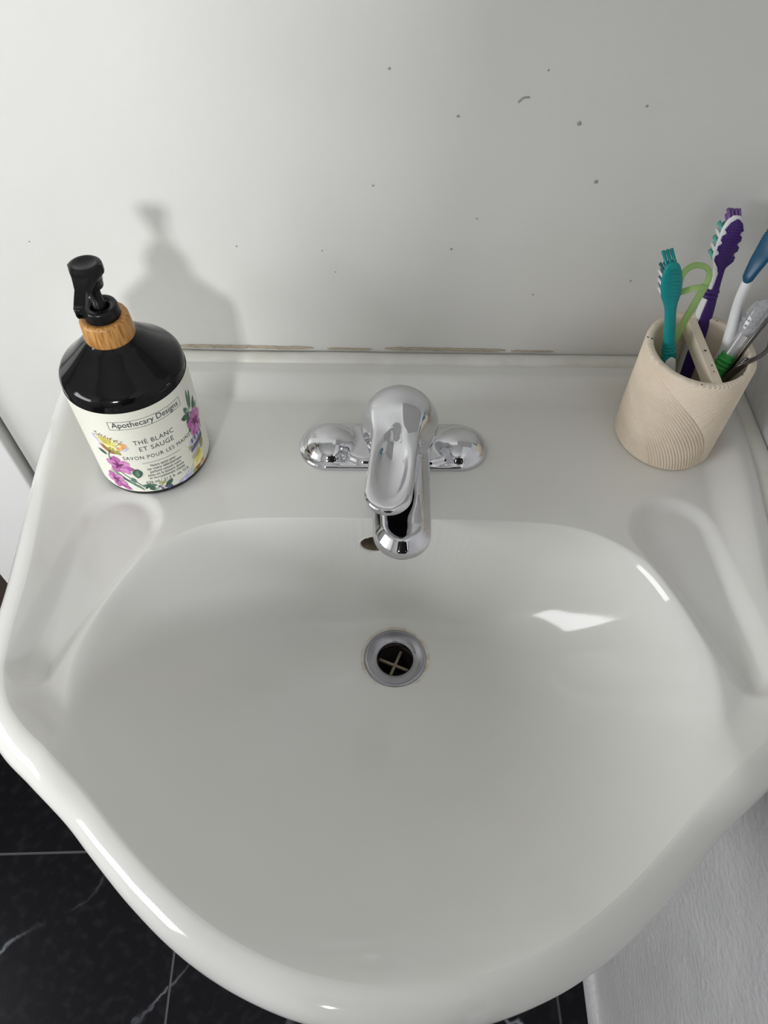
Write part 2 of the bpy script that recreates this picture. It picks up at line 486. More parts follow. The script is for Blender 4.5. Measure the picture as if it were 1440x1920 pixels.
def basin_z(P):
    """height of the ceramic top surface above the deck"""
    P = np.asarray(P, float)
    d = dist_outline(P)
    lip = ZCREST * (1 - sstep(d, .017, .047))
    deck = np.maximum(lip, .0165 * (1 - sstep(YW - P[:, 1], .027, .050)))
    u = np.abs(P[:, 0] - XS); y = P[:, 1]
    # soap hollows beside the bowl
    p2 = np.stack([u, y], 1)
    a = np.array([.2235, -.083]); b = np.array([.252, -.205]); dd = b - a
    t = np.clip(((p2 - a) @ dd) / (dd @ dd), 0, 1)
    sd = np.linalg.norm(p2 - a - t[:, None] * dd, axis=1) - (.030 + (.012 - .030) * t)
    deck -= .0058 * (1 - sstep(sd, -.0065, .0065))
    # bowl
    v = P - DR; r = np.linalg.norm(v, axis=1); th = np.arctan2(v[:, 1], v[:, 0])
    R0 = np.interp(th, ba, br_)
    c = (1 - np.sin(th)) / 2                                # 0 at the back, 1 at the front
    p = 2.05 + 5.5 * (1 - c) ** 5 + .65 * np.cos(th) ** 2
    s = r / R0
    bowl = -ZD * (np.minimum(s, 1.6) ** p - 1)
    bowl += .004 * np.clip(r / .2, 0, 1) * (1 - np.clip(s, 0, 1)) 
    k = .010 + 0 * c
    z = smin(deck, bowl, k)
    return z


cx_, cy_ = DR
RR = (.016 + .006 * sstep(-OUT[:, 1], -.02, .16))[:, None]    # roll radius of the rim, fuller at the front
IN = OUT - NRM * RR
NR = 260
vv = IN - DR
tb = np.interp(np.arctan2(vv[:, 1], vv[:, 0]), ba, br_) / np.linalg.norm(vv, axis=1)
tb = np.minimum(tb, .97)
kn = np.stack([0 * tb, .6 * tb, np.minimum(1.18 * tb, tb + .6 * (1 - tb)), 0 * tb + 1], 1)
uu = np.linspace(0, 1, NR + 1)[1:]
tt = np.stack([np.interp(uu, [0, .2, .66, 1], kn[k]) for k in range(NA)], 1)      # rings gathered at the bowl wall
rings = []
P2 = (DR[None, None] + tt[:, :, None] * (IN - DR)[None]).reshape(-1, 2)
Z = basin_z(P2)
V = [np.column_stack([P2, Z])]
zl = Z.reshape(NR, NA)[-1]                                  # crest height per angle
under = []
for ph in np.linspace(0, math.pi * .62, 14)[1:]:
    q = IN + NRM * RR * math.sin(ph); under.append(np.column_stack([q, zl - RR[:, 0] + RR[:, 0] * math.cos(ph)]))
last2 = IN + NRM * RR * math.sin(math.pi * .62); zlast = under[-1][:, 2]
cen = np.array([XS, -.10])
for k_, (sc, dz) in enumerate([(.97, -.018), (.93, -.036), (.86, -.06), (.76, -.09), (.62, -.125), (.48, -.152), (.34, -.170), (.24, -.178)]):
    q = cen + (last2 - cen) * sc
    q[:, 1] = np.where(last2[:, 1] > .09, np.minimum(last2[:, 1], .104) * (1 - .0 * k_) - .004 * k_, q[:, 1])
    under.append(np.column_stack([q, zlast + dz]))
V += under
V = np.concatenate(V); NT = NR + len(under)
ii, jj = np.meshgrid(np.arange(NT - 1), np.arange(NA), indexing='ij')
j2 = (jj + 1) % NA
F = np.stack([ii * NA + jj, (ii + 1) * NA + jj, (ii + 1) * NA + j2, ii * NA + j2], -1).reshape(-1, 4)
# make sure the top faces look up
e1 = V[F[NA * 100, 1]] - V[F[NA * 100, 0]]; e2 = V[F[NA * 100, 3]] - V[F[NA * 100, 0]]
if np.cross(e1, e2)[2] < 0: F = F[:, ::-1]
fc = V[F].mean(1)
# openings for drain and overflow
hole = (np.hypot(fc[:, 0] - DR[0], fc[:, 1] - DR[1]) < .019) & (fc[:, 2] < -.08) & (np.arange(len(F)) < (NR - 1) * NA)
OV = np.array([-.0125, 0, -.033]); ys = np.linspace(-.066, -.12, 400)
zz = basin_z(np.column_stack([np.full(400, OV[0]), ys])); OV[1] = np.interp(OV[2], zz[::-1], ys[::-1])
eps = .001
gx = [basin_z(np.array([[OV[0], OV[1] + e]]))[0] for e in (-eps, eps)]
sl = (gx[1] - gx[0]) / (2 * eps)
ovn = np.array([0, -sl, 1.0]); ovn /= np.linalg.norm(ovn)    # wall normal (towards the bowl)
ovx = np.array([1.0, 0, 0]); ovy = np.cross(ovn, ovx)
rel = fc - OV
hole |= ((rel @ ovx / .0135) ** 2 + (rel @ ovy / .0105) ** 2 < 1.06) & (np.abs(rel @ ovn) < .006) & (np.arange(len(F)) < (NR - 1) * NA)
F = F[~hole]
basin = thing('washbasin', 'white ceramic washbasin with wide front bowl and soap hollows against the wall', 'washbasin', (0, 0, H - .20))


def ch(name, me, m, parent, **k):      # child whose vertices are given relative to the deck
    v, f = me; v = np.asarray(v, float).copy()
    pz = parent.location.z if parent.type == 'EMPTY' else 0
    v[:, 0] -= parent.location.x; v[:, 1] -= parent.location.y; v[:, 2] += H - pz
    return obj(name, (v, f), m, parent, **k)


ch('basin_body', (V, F), M['ceramic'], basin)
# overflow: raised lip ring and a short throat
a = np.linspace(0, 2 * np.pi, 48, endpoint=False)
rv = []; prof = [(1.17, -.0012), (1.11, .0003), (1.03, .0007), (.96, .0001), (.935, -.0012), (.93, -.004), (.92, -.016)]
for sc, off in prof:
    for t in a: rv.append(OV + ovx * .0135 * sc * math.cos(t) + ovy * .0105 * sc * math.sin(t) + ovn * off)
rf = [(i * 48 + j, i * 48 + (j + 1) % 48, (i + 1) * 48 + (j + 1) % 48, (i + 1) * 48 + j) for i in range(len(prof) - 1) for j in range(48)]
ch('overflow_rim', (rv[:240], rf[:192]), M['ceramic'], basin)
ch('overflow_tube', (rv[192:], [(i * 48 + j, i * 48 + (j + 1) % 48, (i + 1) * 48 + (j + 1) % 48, (i + 1) * 48 + j) for i in range(2) for j in range(48)]), M['throat'], basin)
tv = rv[-48:]; ch('overflow_throat', (tv, [tuple(range(48))]), M['throat'], basin, smooth=False, label='tan overflow opening with its shade painted in')
# drain
zd = float(basin_z(np.array([[DR[0] + .03, DR[1]]]))[0]); zd2 = float(basin_z(np.array([DR]))[0])
zdr = min(zd, float(basin_z(np.array([[DR[0], DR[1] + .028]]))[0]), float(basin_z(np.array([[DR[0], DR[1] - .028]]))[0]))
ztop = zdr + .0022
ch('drain_stain', lathe([(.0262, ztop - .0026), (.0305, ztop - .0010), (.0312, ztop - .0016)], 96, (DR[0], DR[1], 0)), M['scale'], basin, label='brownish limescale ring around the drain')
ch('drain_flange', lathe([(.0282, ztop - .004), (.0280, ztop - .0004), (.0270, ztop + .0008), (.0250, ztop + .0006), (.0205, ztop - .0006), (.0172, ztop - .0016), (.0157, ztop - .0034), (.0152, ztop - .009)], 96, (DR[0], DR[1], 0)), M['drain'], basin, label='dull chrome drain flange')
ch('drain_pipe', lathe([(.0153, ztop - .0085), (.0153, ztop - .022), (.0142, ztop - .0225), (.0142, ztop - .052), (.0001, ztop - .052)], 64, (DR[0], DR[1], 0)), M['pipe'], basin)
for k in (0, 1):
    an = math.radians(-22 + 90 * k)
    dx, dy = math.cos(an) * .0152, math.sin(an) * .0152; wx, wy = -math.sin(an) * .0012, math.cos(an) * .0012
    v = [(DR[0] + sx * dx + sy * wx, DR[1] + sx * dy + sy * wy, ztop - zz_) for zz_ in (.0190, .0165 + .0004 * k) for sx, sy in ((-1, -1), (1, -1), (1, 1), (-1, 1))]
    ch('drain_crossbar', (v, [(3, 2, 1, 0), (4, 5, 6, 7), (0, 1, 5, 4), (1, 2, 6, 5), (2, 3, 7, 6), (3, 0, 4, 7)]), M['cross'], basin, smooth=False)
# pedestal
pp = [(.0001, 0), (.115, 0), (.118, .01), (.112, .03), (.095, .08), (.082, .2), (.078, .4), (.085, .53), (.105, .625), (.112, .650), (.0001, .650)]
pv, pf = lathe(pp, 64); pv = np.array(pv); pv[:, 1] *= .8
obj('basin_pedestal', (pv, pf), M['ceramic'], label='white ceramic pedestal column carrying the washbasin', cat='pedestal', loc=(XS, -.10, 0))

# caulk bead along the wall, cracked open over tan gaps
xs_ = np.linspace(-.296, .322, 200)
rnd = np.cumsum(np.random.RandomState(3).randn(200)) * .00012; rnd -= np.linspace(rnd[0], rnd[-1], 200)
path = np.column_stack([xs_, YW - .0075 + rnd * .4, .0155 + rnd * .3])
v, f = sweep(path, .0075 + rnd * .4, .0062, up=(0, 0, 1), n=14); v = np.array(v); v[:, 2] += H
caulk = obj('trim_2', (v, f), M['caulk']); caulk['kind'] = 'structure'
for x0, x1, zc_, hh in ((-.205, -.075, .0232, .0017), (-.062, -.020, .0222, .0010), (-.008, .105, .0234, .0016), (.110, .150, .0225, .0007)):
    xs_ = np.linspace(x0, x1, 40); rs = np.random.RandomState(int((x0 + 1) * 1000))
    wob = rs.randn(40) * .00022; end = np.minimum(1, np.minimum(np.arange(40), 39 - np.arange(40)) / 4 + .15)
    path = np.column_stack([xs_, np.full(40, YW - .0006), zc_ + H + wob - (xs_ - x0) * .004])
    obj('caulk_gap', sweep(path, hh * end, .0005, up=(0, -1, 0), n=8), M['gaptan'], caulk)
yy = np.linspace(YW - .012, -.115, 60)
xe = np.interp(yy, [p[1] for p in half[:14]][::-1], [p[0] + XS for p in half[:14]][::-1]) - .006
path = np.column_stack([(xe + XR) / 2 * np.interp(np.arange(60), [0, 44, 59], [1, 1, 0]) + (xe + .008) * np.interp(np.arange(60), [0, 44, 59], [0, 0, 1]), yy, np.full(60, .0035 + H)])
obj('side_bead', sweep(path, ((XR - xe) / 2 + .0005) * np.interp(np.arange(60), [0, 44, 59], [1, 1, .12]), np.interp(np.arange(60), [0, 44, 59], [.0055, .0055, .001]), up=(0, 0, 1), n=14, power=2.6), M['caulk'], caulk)
# small specks and scuffs on the back wall
sp = MB()
for x, z, r in ((.0425, .232, .0011), (.128, .228, .0016), (.150, .186, .0016), (-.0175, .181, .0009), (.046, .128, .0011), (.064, .155, .0008), (-.006, .262, .0009), (.2, .1, .0009), (-.13, .128, .0008), (-.06, .125, .0007), (-.05, .105, .0007), (.10, .262, .0007), (.172, .24, .001), (.12, .085, .0008), (-.30, .13, .0007)):
    rs = random.Random(int(x * 9999)); n = 9
    ring = [(x + r * math.cos(k / n * 6.283) * rs.uniform(.7, 1.2), YW - .0003, z + H + r * math.sin(k / n * 6.283) * rs.uniform(.7, 1.2)) for k in range(n)]
    sp.add(ring + [(x, YW - .0007, z + H)], [(k, (k + 1) % n, n) for k in range(n)])
pk = catmull([(.083, YW - .0003, .2415 + H), (.086, YW - .0004, .2445 + H), (.090, YW - .0004, .2450 + H)], 5)
v, f = sweep(pk, .0006, .0003, up=(0, -1, 0), n=6); sp.add(v, f)
obj('wall_specks', sp.mesh('wall_specks'), mat('speck', (.36, .35, .33), .8), wall_back, kind='stuff')

# ------------------------------------------------------------------ faucet
FX = .006
faucet = thing('faucet', 'chrome single-lever faucet on an oval base plate behind the bowl', 'faucet', (0, 0, H))


def f_plate(p):
    d2, _ = sd_cap2(p, (-.0545, .002), (.0565, .003))
    d = extr(d2 - .0262, np.abs(p[:, 2] - .001) - .0040, .0025)
    for cx in (-.053, .0585):
        m = sd_ell(p, (cx, .0015, .003), (.0235, .0222, .0160))
        d = smin(d, m, .004)
    b = sd_cap2(p, (-.022, .002), (.032, .002))[0]
    d = smin(d, extr(b - .0225, np.abs(p[:, 2] - .003) - .0065, .004), .003)
    return smax(d, -p[:, 2] - .0005, .0005)


P_, F_ = sdf_mesh(f_plate, (-.085, -.03, -.003), (.088, .034, .024), .0011)
obj('base_plate', (P_, F_), M['chrome'], faucet)


def f_body(p):
    b = sd_cone(p, (.005, -.002, -.01), (FX, -.015, .040), .0285, .0275)
    d2, t = sd_cap2(p, (FX, -.018), (.0088, -.1040))
    zt = .0425 - .0065 * t; zb = .010 + .008 * t
    zc = (zt + zb) / 2; hz = (zt - zb) / 2
    a = d2 - (.0245 - .0022 * t); bz = np.abs(p[:, 2] - zc) - hz
    s = extr(a, bz, .0035)
    ch_ = (a + (p[:, 2] - zc - hz) * .75 + .0075) * .8       # chamfer round the top face
    s = smax(s, ch_, .0018)
    dish = sd_ell(p, (.0085, -.088, .0925), (.046, .085, .0555))
    s = smax(s, -dish, .0012)
    d = smin(b, s, .006)
    return smax(d, -p[:, 2] - .0002, .0005)


P_, F_ = sdf_mesh(f_body, (-.03, -.135, -.003), (.042, .034, .075), .0012)
obj('spout', (P_, F_), M['chrome'], faucet)
obj('aerator', lathe([(.0001, .009), (.0095, .009), (.0105, .010), (.0105, .020)], 40, (.0087, -.108, 0)), M['drain'], faucet)


def f_handle(p):
    dome = sd_ell(p, (FX, -.0165, .0500), (.0312, .0312, .0315))
    dome = smax(dome, .036 - p[:, 2], .004)
    # lever axis
    a3 = np.array([.0045, -.028]); b3 = np.array([-.0022, -.1065])
    d2, t = sd_cap2(p, a3, b3)
    zc = .0655 + .0075 * t
    hz = .0082 - .0045 * t
    lev = extr(d2 - (.0180 - .0010 * t), np.abs(p[:, 2] - zc) - hz, .0032)
    d = smin(dome, lev, .016)
    # long scoop down the top of the lever
    ax = np.array([b3[0] - a3[0], b3[1] - a3[1]]); ax /= np.linalg.norm(ax); nx = np.array([-ax[1], ax[0]])
    q = p[:, :2] - np.array([-.0004, -.0860]); u = q @ nx; w_ = q @ ax
    zq = p[:, 2] - (.0955 + .10 * w_)
    sc = sd_ell(np.column_stack([u, w_, zq]), (0, 0, 0), (.0186, .0500, .0268))
    return smax(d, -sc, .0022)


P_, F_ = sdf_mesh(f_handle, (-.03, -.13, .030), (.042, .02, .09), .0011)
obj('lever_handle', (P_, F_), M['chrome'], faucet)

# ------------------------------------------------------------------ soap bottle
BX, BY, BR = -.204, -.009, .0462
bottle = thing('soap_pump_bottle', 'black pump bottle with floral cream label and wooden collar at the left rear', 'soap bottle', (BX, BY, H))
zb0 = 0.0003
prof = [(.0001, zb0), (.041, zb0), (.0440, .0008), (.0455, .0026), (.0458, .005), (.0458, .1020), (.0452, .1052), (.0436, .1080), (.0410, .1102), (.0378, .1128), (.030, .1200), (.0215, .1280), (.0165, .1318), (.0155, .136), (.0001, .136)]
obj('bottle_body', lathe(prof, 128), M['black'], bottle)
obj('wooden_collar', lathe([(.0150, .1312), (.0176, .1312), (.01795, .1322), (.0172, .1462), (.0164, .1480), (.0150, .1486), (.0118, .1478)], 96), M['wood'], bottle, label='wood-grain collar ring')
obj('lock_ring', lathe([(.0123, .1470), (.0122, .1550), (.0116, .1566), (.0108, .1570), (.0068, .1562), (.0064, .1530), (.0062, .1480), (.0001, .1480)], 64), M['blackm'], bottle)
obj('pump_stem', lathe([(.0046, .148), (.0044, .160), (.0040, .1605), (.0040, .178)], 40), M['blackm'], bottle)


def f_pump(p):
    # top pad, drooping nozzle, skirt
    x, y, z = p[:, 0], p[:, 1], p[:, 2]
    d2, t = sd_cap2(p, (0, 0), (.0008, -.0290))
    zt = .1885 - .0085 * t ** 1.6 * 1.3
    wid = .0113 - .0075 * np.clip(t * 1.55, 0, 1) ** .8
    thick = .0035 + .0006 * t
    pad = extr(d2 - wid, np.abs(z - (zt - thick)) - thick, .0014)
    pad = smax(pad, -(y + .0335), .0008)
    sk = sd_cone(p, (.0004, .0008, .1735), (.0002, 0, .184), .0072, .0098)
    sk = smax(sk, .1705 - z, .001)
    d = smin(pad, sk, .003)
    dish = sd_ell(p, (0, .001, .2035), (.0170, .0170, .0160))
    d = smax(d, -dish, .001)
    hole_ = sd_cone(p, (.0008, -.026, .1735), (.0008, -.040, .1690), .0021, .0021)
    return smax(d, -hole_, .0005)


P_, F_ = sdf_mesh(f_pump, (-.014, -.040, .166), (.014, .014, .193), .0006)
obj('pump_head', (P_, F_), M['blackm'], bottle)


# label and its print: everything is laid out as (angle in degrees, height) and wrapped
def wrap(a, z, r): a = math.radians(a); return (r * math.sin(a), -r * math.cos(a), z)


la = np.linspace(-150, 210, 181); lz = (.0068, .0966)
lv = [wrap(a_, z_, BR) for z_ in lz for a_ in la]
obj('label', (lv, [(k, k + 1, 181 + k + 1, 181 + k) for k in range(180)]), M['label'], bottle, label='cream paper label')


def strip(pts, wdt, r, taper=False):
    """flat line on the bottle, pts (angle,z), width in metres"""
    P = np.array(pts, float); s_ = P.copy(); s_[:, 0] = np.radians(P[:, 0]) * BR
    seg = np.linalg.norm(np.diff(s_, axis=0), axis=1); n = max(2, int(seg.sum() / .0012)); cu = np.concatenate([[0], np.cumsum(seg)])
    u = np.linspace(0, cu[-1], n + 1); Q = np.stack([np.interp(u, cu, s_[:, k]) for k in (0, 1)], 1)
    T_ = np.gradient(Q, axis=0); T_ /= np.linalg.norm(T_, axis=1)[:, None]; N_ = np.stack([-T_[:, 1], T_[:, 0]], 1)
    w_ = np.full(n + 1, wdt / 2) * (np.linspace(1, .3, n + 1) if taper else 1)
    v = []
    for sg in (-1, 1):
        for k in range(n + 1):
            q = Q[k] + sg * N_[k] * w_[k]; v.append(wrap(math.degrees(q[0] / BR), q[1], r))
    return v, [(k, k + 1, n + 2 + k, n + 1 + k) for k in range(n)]


def petal(a0, z0, a1, z1, wdt, r, bend=0.0, peak=.55):
    """leaf or petal from (a0,z0) to (a1,z1)"""
    p0 = np.array([math.radians(a0) * BR, z0]); p1 = np.array([math.radians(a1) * BR, z1]); D_ = p1 - p0; Nn = np.array([-D_[1], D_[0]])
    n, m_ = 9, 4; v = []
    for i in range(n + 1):
        t = i / n
        wq = wdt / 2 * (math.sin(math.pi * t ** (math.log(.5) / math.log(peak))) ** .8 if 0 < t < 1 else 0) / (np.linalg.norm(Nn) + 1e-9)
        c = p0 + D_ * t + Nn * bend * math.sin(math.pi * t)
        for j in range(m_ + 1):
            q = c + Nn * wq * (2 * j / m_ - 1); v.append(wrap(math.degrees(q[0] / BR), q[1], r))
    f = [(i * (m_ + 1) + j, (i + 1) * (m_ + 1) + j, (i + 1) * (m_ + 1) + j + 1, i * (m_ + 1) + j + 1) for i in range(n) for j in range(m_)]
    return v, f


def text_obj(name, body, size, a0, a1, z0, mtl, r=BR + .00022, serif=False, track=1.0, weight=0):
    """lettering on the bottle, fitted between two angles, baseline at z0"""
    cu = bpy.data.curves.new(name, 'FONT'); cu.body = body; cu.size = size; cu.resolution_u = 3
    cu.offset = weight
    cu.space_character = track
    to = bpy.data.objects.new(name + '_tmp', cu); COL.objects.link(to)
    dg = bpy.context.evaluated_depsgraph_get(); dg.update()
    me = bpy.data.meshes.new_from_object(to.evaluated_get(dg))
    bpy.data.objects.remove(to)
    co = np.empty(len(me.vertices) * 3); me.vertices.foreach_get('co', co); co = co.reshape(-1, 3)
    x0, x1 = co[:, 0].min(), co[:, 0].max()
    A = a0 + (co[:, 0] - x0) / (x1 - x0) * (a1 - a0)
    out = np.array([wrap(a_, z0 + y_, r) for a_, y_ in zip(A, co[:, 1])])
    me.vertices.foreach_set('co', out.ravel()); me.update(); me.name = name
    return obj(name, me, mtl, bottle, smooth=False)


R1, R2, R3, R4 = BR + .00010, BR + .00018, BR + .00026, BR + .00034
bx_ = MB()
for seg in (((-6, .0800), (66.3, .0802)), ((-6, .0880), (66.3, .0882)), ((-6, .0800), (-6, .0880)), ((66.3, .0802), (66.3, .0882))):
    v, f = strip(seg, .00030, R2); bx_.add(v, f)
obj('label_frame', bx_.mesh('label_frame'), M['ink'], bottle, smooth=False)
obj('label_rule', strip(((11, .0412), (50, .0412)), .00030, R2), M['ink'], bottle, smooth=False)
text_obj('brand_lettering', 'Apothecary Designs', .0078, -3, 63, .0822, M['ink'])
text_obj('scent_lettering', 'THÉ BLANC', .0066, 10, 49.5, .0625, M['ink'], weight=-.00004, track=1.12)
text_obj('scent_lettering', 'ET SAUGE', .0066, 13.3, 47.2, .0550, M['ink'], weight=-.00004, track=1.12)
text_obj('product_lettering', 'SAVON POUR LES MAINS', .0056, -5.5, 66, .0462, M['ink'], weight=-.00003, track=1.18)
for k, (tx, a0, a1) in enumerate((('Notre savon pour', 17.5, 43), ('les mains délicatement', 13.5, 48.5), ('parfumé nettoie votre', 14.8, 47), ('peau en la laissant douce', 11.8, 49.5), ('et incroyablement choyée', 12.2, 49.2))):
    text_obj('small_lettering', tx, .0041, a0, a1, .0362 - .0036 * k, M['ink'])
text_obj('volume_lettering', '636 ml / 21.5 fl. oz. U.S.', .0046, 7.4, 53, .0168, M['ink'])

PM = ['pk', 'pkd', 'pkl', 'yl', 'yll', 'org', 'brn', 'lf', 'lf2', 'lfl', 'lav', 'lavl', 'olive', 'grey']
PMI = {k: i for i, k in enumerate(PM)}


class Print:
    def __init__(s): s.mb = MB(); s.k = 0

    def r(s): s.k += 1; return BR + .00012 + .000012 * s.k

    def pet(s, c, a0, z0, a1, z1, wd, bend=0, peak=.55): v, f = petal(a0, z0, a1, z1, wd, s.r(), bend, peak); s.mb.add(v, f, PMI[c])

    def line(s, c, pts, wd, taper=False): v, f = strip(pts, wd, s.r(), taper); s.mb.add(v, f, PMI[c])

    def done(s, name): obj(name, s.mb.mesh(name), [M['p_' + k] for k in PM], bottle, smooth=False)


def pink_flower(P, a, z, R_, rot=0):
    for k in range(5):
        t = rot + k * 72; ca, sa = math.cos(math.radians(t)), math.sin(math.radians(t))
        da = math.degrees(R_ * ca / BR)
        P.pet('pk' if k % 2 else 'pkl', a, z, a + da, z + R_ * sa, R_ * .75, 0, .62)
        P.pet('pkd', a, z, a + da * .55, z + R_ * sa * .55, R_ * .22, 0, .35)


P = Print()                                               # yellow open flower at the left
for a1_, z1_, w_, c in ((4.5, .0595, .0085, 'grey'), (3.5, .0630, .0075, 'org'), (-1, .0570, .006, 'grey'), (-30, .0705, .008, 'lavl'), (-27, .0600, .008, 'grey')):
    P.pet(c, -12, .0605, a1_, z1_, w_)
P.pet('brn', -25, .0615, -9, .0525, .008); P.pet('brn', -16, .060, -7, .0525, .006)
P.pet('olive', -14, .0590, -5.5, .0515, .004); P.pet('olive', -18, .0590, -9, .0560, .005)
P.pet('yll', -27, .0700, -2, .0575, .0125, .05); P.pet('yl', -24, .0690, -10, .0605, .0085, .08); P.pet('org', -8, .0605, -2, .0575, .005)
for k in range(15):
    a_ = -26 + 1.75 * k; z_ = .0680 - .00055 * k
    P.line('olive', ((a_ * .55 - 7.2, .0640 - .0002 * k), (a_ + 1.5, z_ + .0062 + .0012 * math.sin(k * 2.3))), .00028)
    P.pet('pkd', a_ + 1.0, z_ + .0060 + .0012 * math.sin(k * 2.3), a_ + 2.3, z_ + .0069 + .0012 * math.sin(k * 2.3), .0008)
P.line('lf', ((-16, .056), (-20, .048), (-19, .044)), .0007)
P.pet('lf', -30, .0545, -21, .0495, .0028)
P.done('printed_yellow_flower')
P = Print()                                               # pink flowers and sprays at the lower left
P.line('lf', ((-20, .047), (-14, .030), (-4, .021), (6, .011)), .0009)
P.line('lf2', ((-26, .030), (-16, .022), (-6, .016), (3, .009)), .0008)
P.pet('lf2', -25, .032, -9, .0195, .0022); P.pet('lf', -18, .026, -4, .0155, .0022); P.pet('lf2', -10, .0200, 3, .0100, .0026)
pink_flower(P, -14, .0385, .0108, 20)
P.pet('pk', -12, .0365, 1.5, .0345, .0052); P.pet('pkl', -12, .037, -4, .0285, .005)
pink_flower(P, -24, .0180, .0100, 45); P.pet('pk', -24, .0150, -10, .0085, .0046); P.pet('pkd', -24, .0150, -15, .0110, .0016)
P.pet('lf', 1.5, .0240, 3.5, .0355, .0080); P.pet('lf2', 1.8, .0245, 3.3, .0345, .0030)
P.pet('lf2', -2, .0190, -6, .0245, .0035); P.pet('lfl', -9, .0215, -3, .0180, .0028)
P.done('printed_pink_flowers')
P = Print()                                               # leaves and violet sprig along the bottom
P.pet('lf2', 2, .0150, 17, .0135, .0044); P.pet('lf', 4, .0100, 11, .0165, .0030); P.pet('lf', 9, .0138, 13, .0078, .0050)
P.pet('lfl', 12, .0072, 18, .0105, .0022)
P.line('olive', ((19, .0085), (22, .0125), (23.5, .0165)), .0006)
for k in range(4):
    P.line('olive', ((21 + .5 * k, .0125 + .0010 * k), (18.5 + .6 * k, .0150 + .0008 * k)), .0004); P.line('olive', ((21 + .5 * k, .0125 + .0010 * k), (25.5 + .3 * k, .0145 + .0007 * k)), .0004)
P.pet('lf', 24, .0095, 33, .0160, .0044); P.pet('lf2', 26, .0100, 31, .0080, .0030)
for a_, z_ in ((17, .0125), (19, .0095), (23, .0105), (25, .0085), (28, .0092)): P.pet('lav', a_, z_, a_ + 3, z_ - .0022, .0022)
P.done('printed_leaf_sprig')
P = Print()                                               # right edge: leaves, pink flower
for a0, z0, a1, z1, w_, c in ((74, .064, 68, .0745, .0044, 'lf2'), (74, .063, 61.5, .0670, .0058, 'lf'), (74, .062, 66.5, .0585, .0040, 'lf'), (76, .066, 79, .086, .0030, 'lf2'), (78, .066, 84, .083, .0032, 'lf2'), (75, .068, 69.5, .0700, .0032, 'lfl'),
                              (72, .052, 66.5, .0490, .0046, 'lf'), (80, .060, 90, .072, .005, 'lf'), (82, .058, 94, .064, .005, 'lfl')):
    P.pet(c, a0, z0, a1, z1, w_)
P.line('lf2', ((75, .066), (78, .055), (81, .048)), .0008)
pink_flower(P, 80, .0520, .0125, 80)
P.pet('pk', 78, .0500, 71.5, .0405, .0060); P.pet('pkl', 80, .050, 79, .0395, .0055); P.pet('pk', 80, .054, 76, .0640, .0058); P.pet('pkd', 78, .0495, 77, .0570, .0024)
P.done('printed_right_blossom')
P = Print()                                               # lavender, yellow flower at the lower right
P.line('lf', ((60, .0345), (68, .0340), (78, .0360), (90, .0395)), .0005)
for k in range(9):
    a_ = 64 + 2.6 * k
    P.pet('lav', a_, .0345 + .0003 * k, a_ - 2.2, .0278 + .0004 * k, .0019); P.pet('lav' if k % 2 else 'lavl', a_, .0350 + .0003 * k, a_ - .5, .0415 + .0005 * k, .0019)
for k in range(4): P.line('olive', ((61 + k, .0345), (58.5 + k * 1.1, .0318)), .0003); P.line('olive', ((61 + k, .0345), (59 + k * 1.1, .0375)), .0003)
P.pet('lavl', 58, .0105, 37, .0078, .0042); P.pet('grey', 60, .0115, 47, .0128, .0036); P.pet('brn', 70, .0130, 60, .0078, .0050); P.pet('olive', 62, .0105, 55, .0082, .0036)
P.pet('yll', 56, .0130, 78, .0235, .0120, -.05); P.pet('yl', 60, .0160, 76, .0235, .0075, -.06); P.pet('org', 68, .012, 76, .0100, .005)
P.pet('olive', 77, .0225, 82, .0330, .0050)
for k in range(9):
    a_ = 60 + 1.8 * k; z_ = .0205 + .0008 * k
    P.line('olive', ((a_ * .5 + 34, .0195 + .0003 * k), (a_, z_ + .0035)), .00028); P.pet('pkd', a_ - .6, z_ + .0034, a_ + .6, z_ + .0042, .0008)
P.done('printed_lower_blossom')
# lettering moulded into the pump head
for tx, x0, y0, rz in (('STOP', -.0088, -.0022, 62), ('OPEN', .0056, .0066, -58)):
    cu = bpy.data.curves.new('t', 'FONT'); cu.body = tx; cu.size = .0034; cu.extrude = .00012
    to = bpy.data.objects.new('t', cu); COL.objects.link(to); bpy.context.view_layer.update()
    me = bpy.data.meshes.new_from_object(to.evaluated_get(bpy.context.evaluated_depsgraph_get())); bpy.data.objects.remove(to)
    co = np.empty(len(me.vertices) * 3); me.vertices.foreach_get('co', co); co = co.reshape(-1, 3)
    c_, s_ = math.cos(math.radians(rz)), math.sin(math.radians(rz))
    X_ = x0 + co[:, 0] * c_ - co[:, 1] * s_; Y_ = y0 + co[:, 0] * s_ + co[:, 1] * c_
    rr = np.hypot(X_, Y_ - .001); Zs = np.where(rr < .0170, .2035 - .016 * np.sqrt(np.maximum(0, 1 - (rr / .017) ** 2)), .1885)
    co[:, 0] = X_; co[:, 1] = Y_; co[:, 2] = np.minimum(np.maximum(Zs, .1870), .1886) + .0001 + co[:, 2]
    me.vertices.foreach_set('co', co.ravel()); me.update()
    obj('moulded_lettering', me, M['emboss'], bottle, smooth=False)

# ------------------------------------------------------------------ toothbrush holder
CX, CY, CRX, CRY, CH = .2405, .0250, .0422, .0452, .0975
cup = thing('toothbrush_holder', 'sand-coloured grooved oval tumbler with a divider bar holding toothbrushes at the right rear', 'toothbrush holder', (CX, CY, H))
na, nz = 900, 290
A = np.linspace(-np.pi, np.pi, na, endpoint=False); Zs = np.linspace(0.0006, CH - .0012, nz)
AA, ZZ = np.meshgrid(A, Zs); S = np.degrees(AA)             # angle from -y towards +x


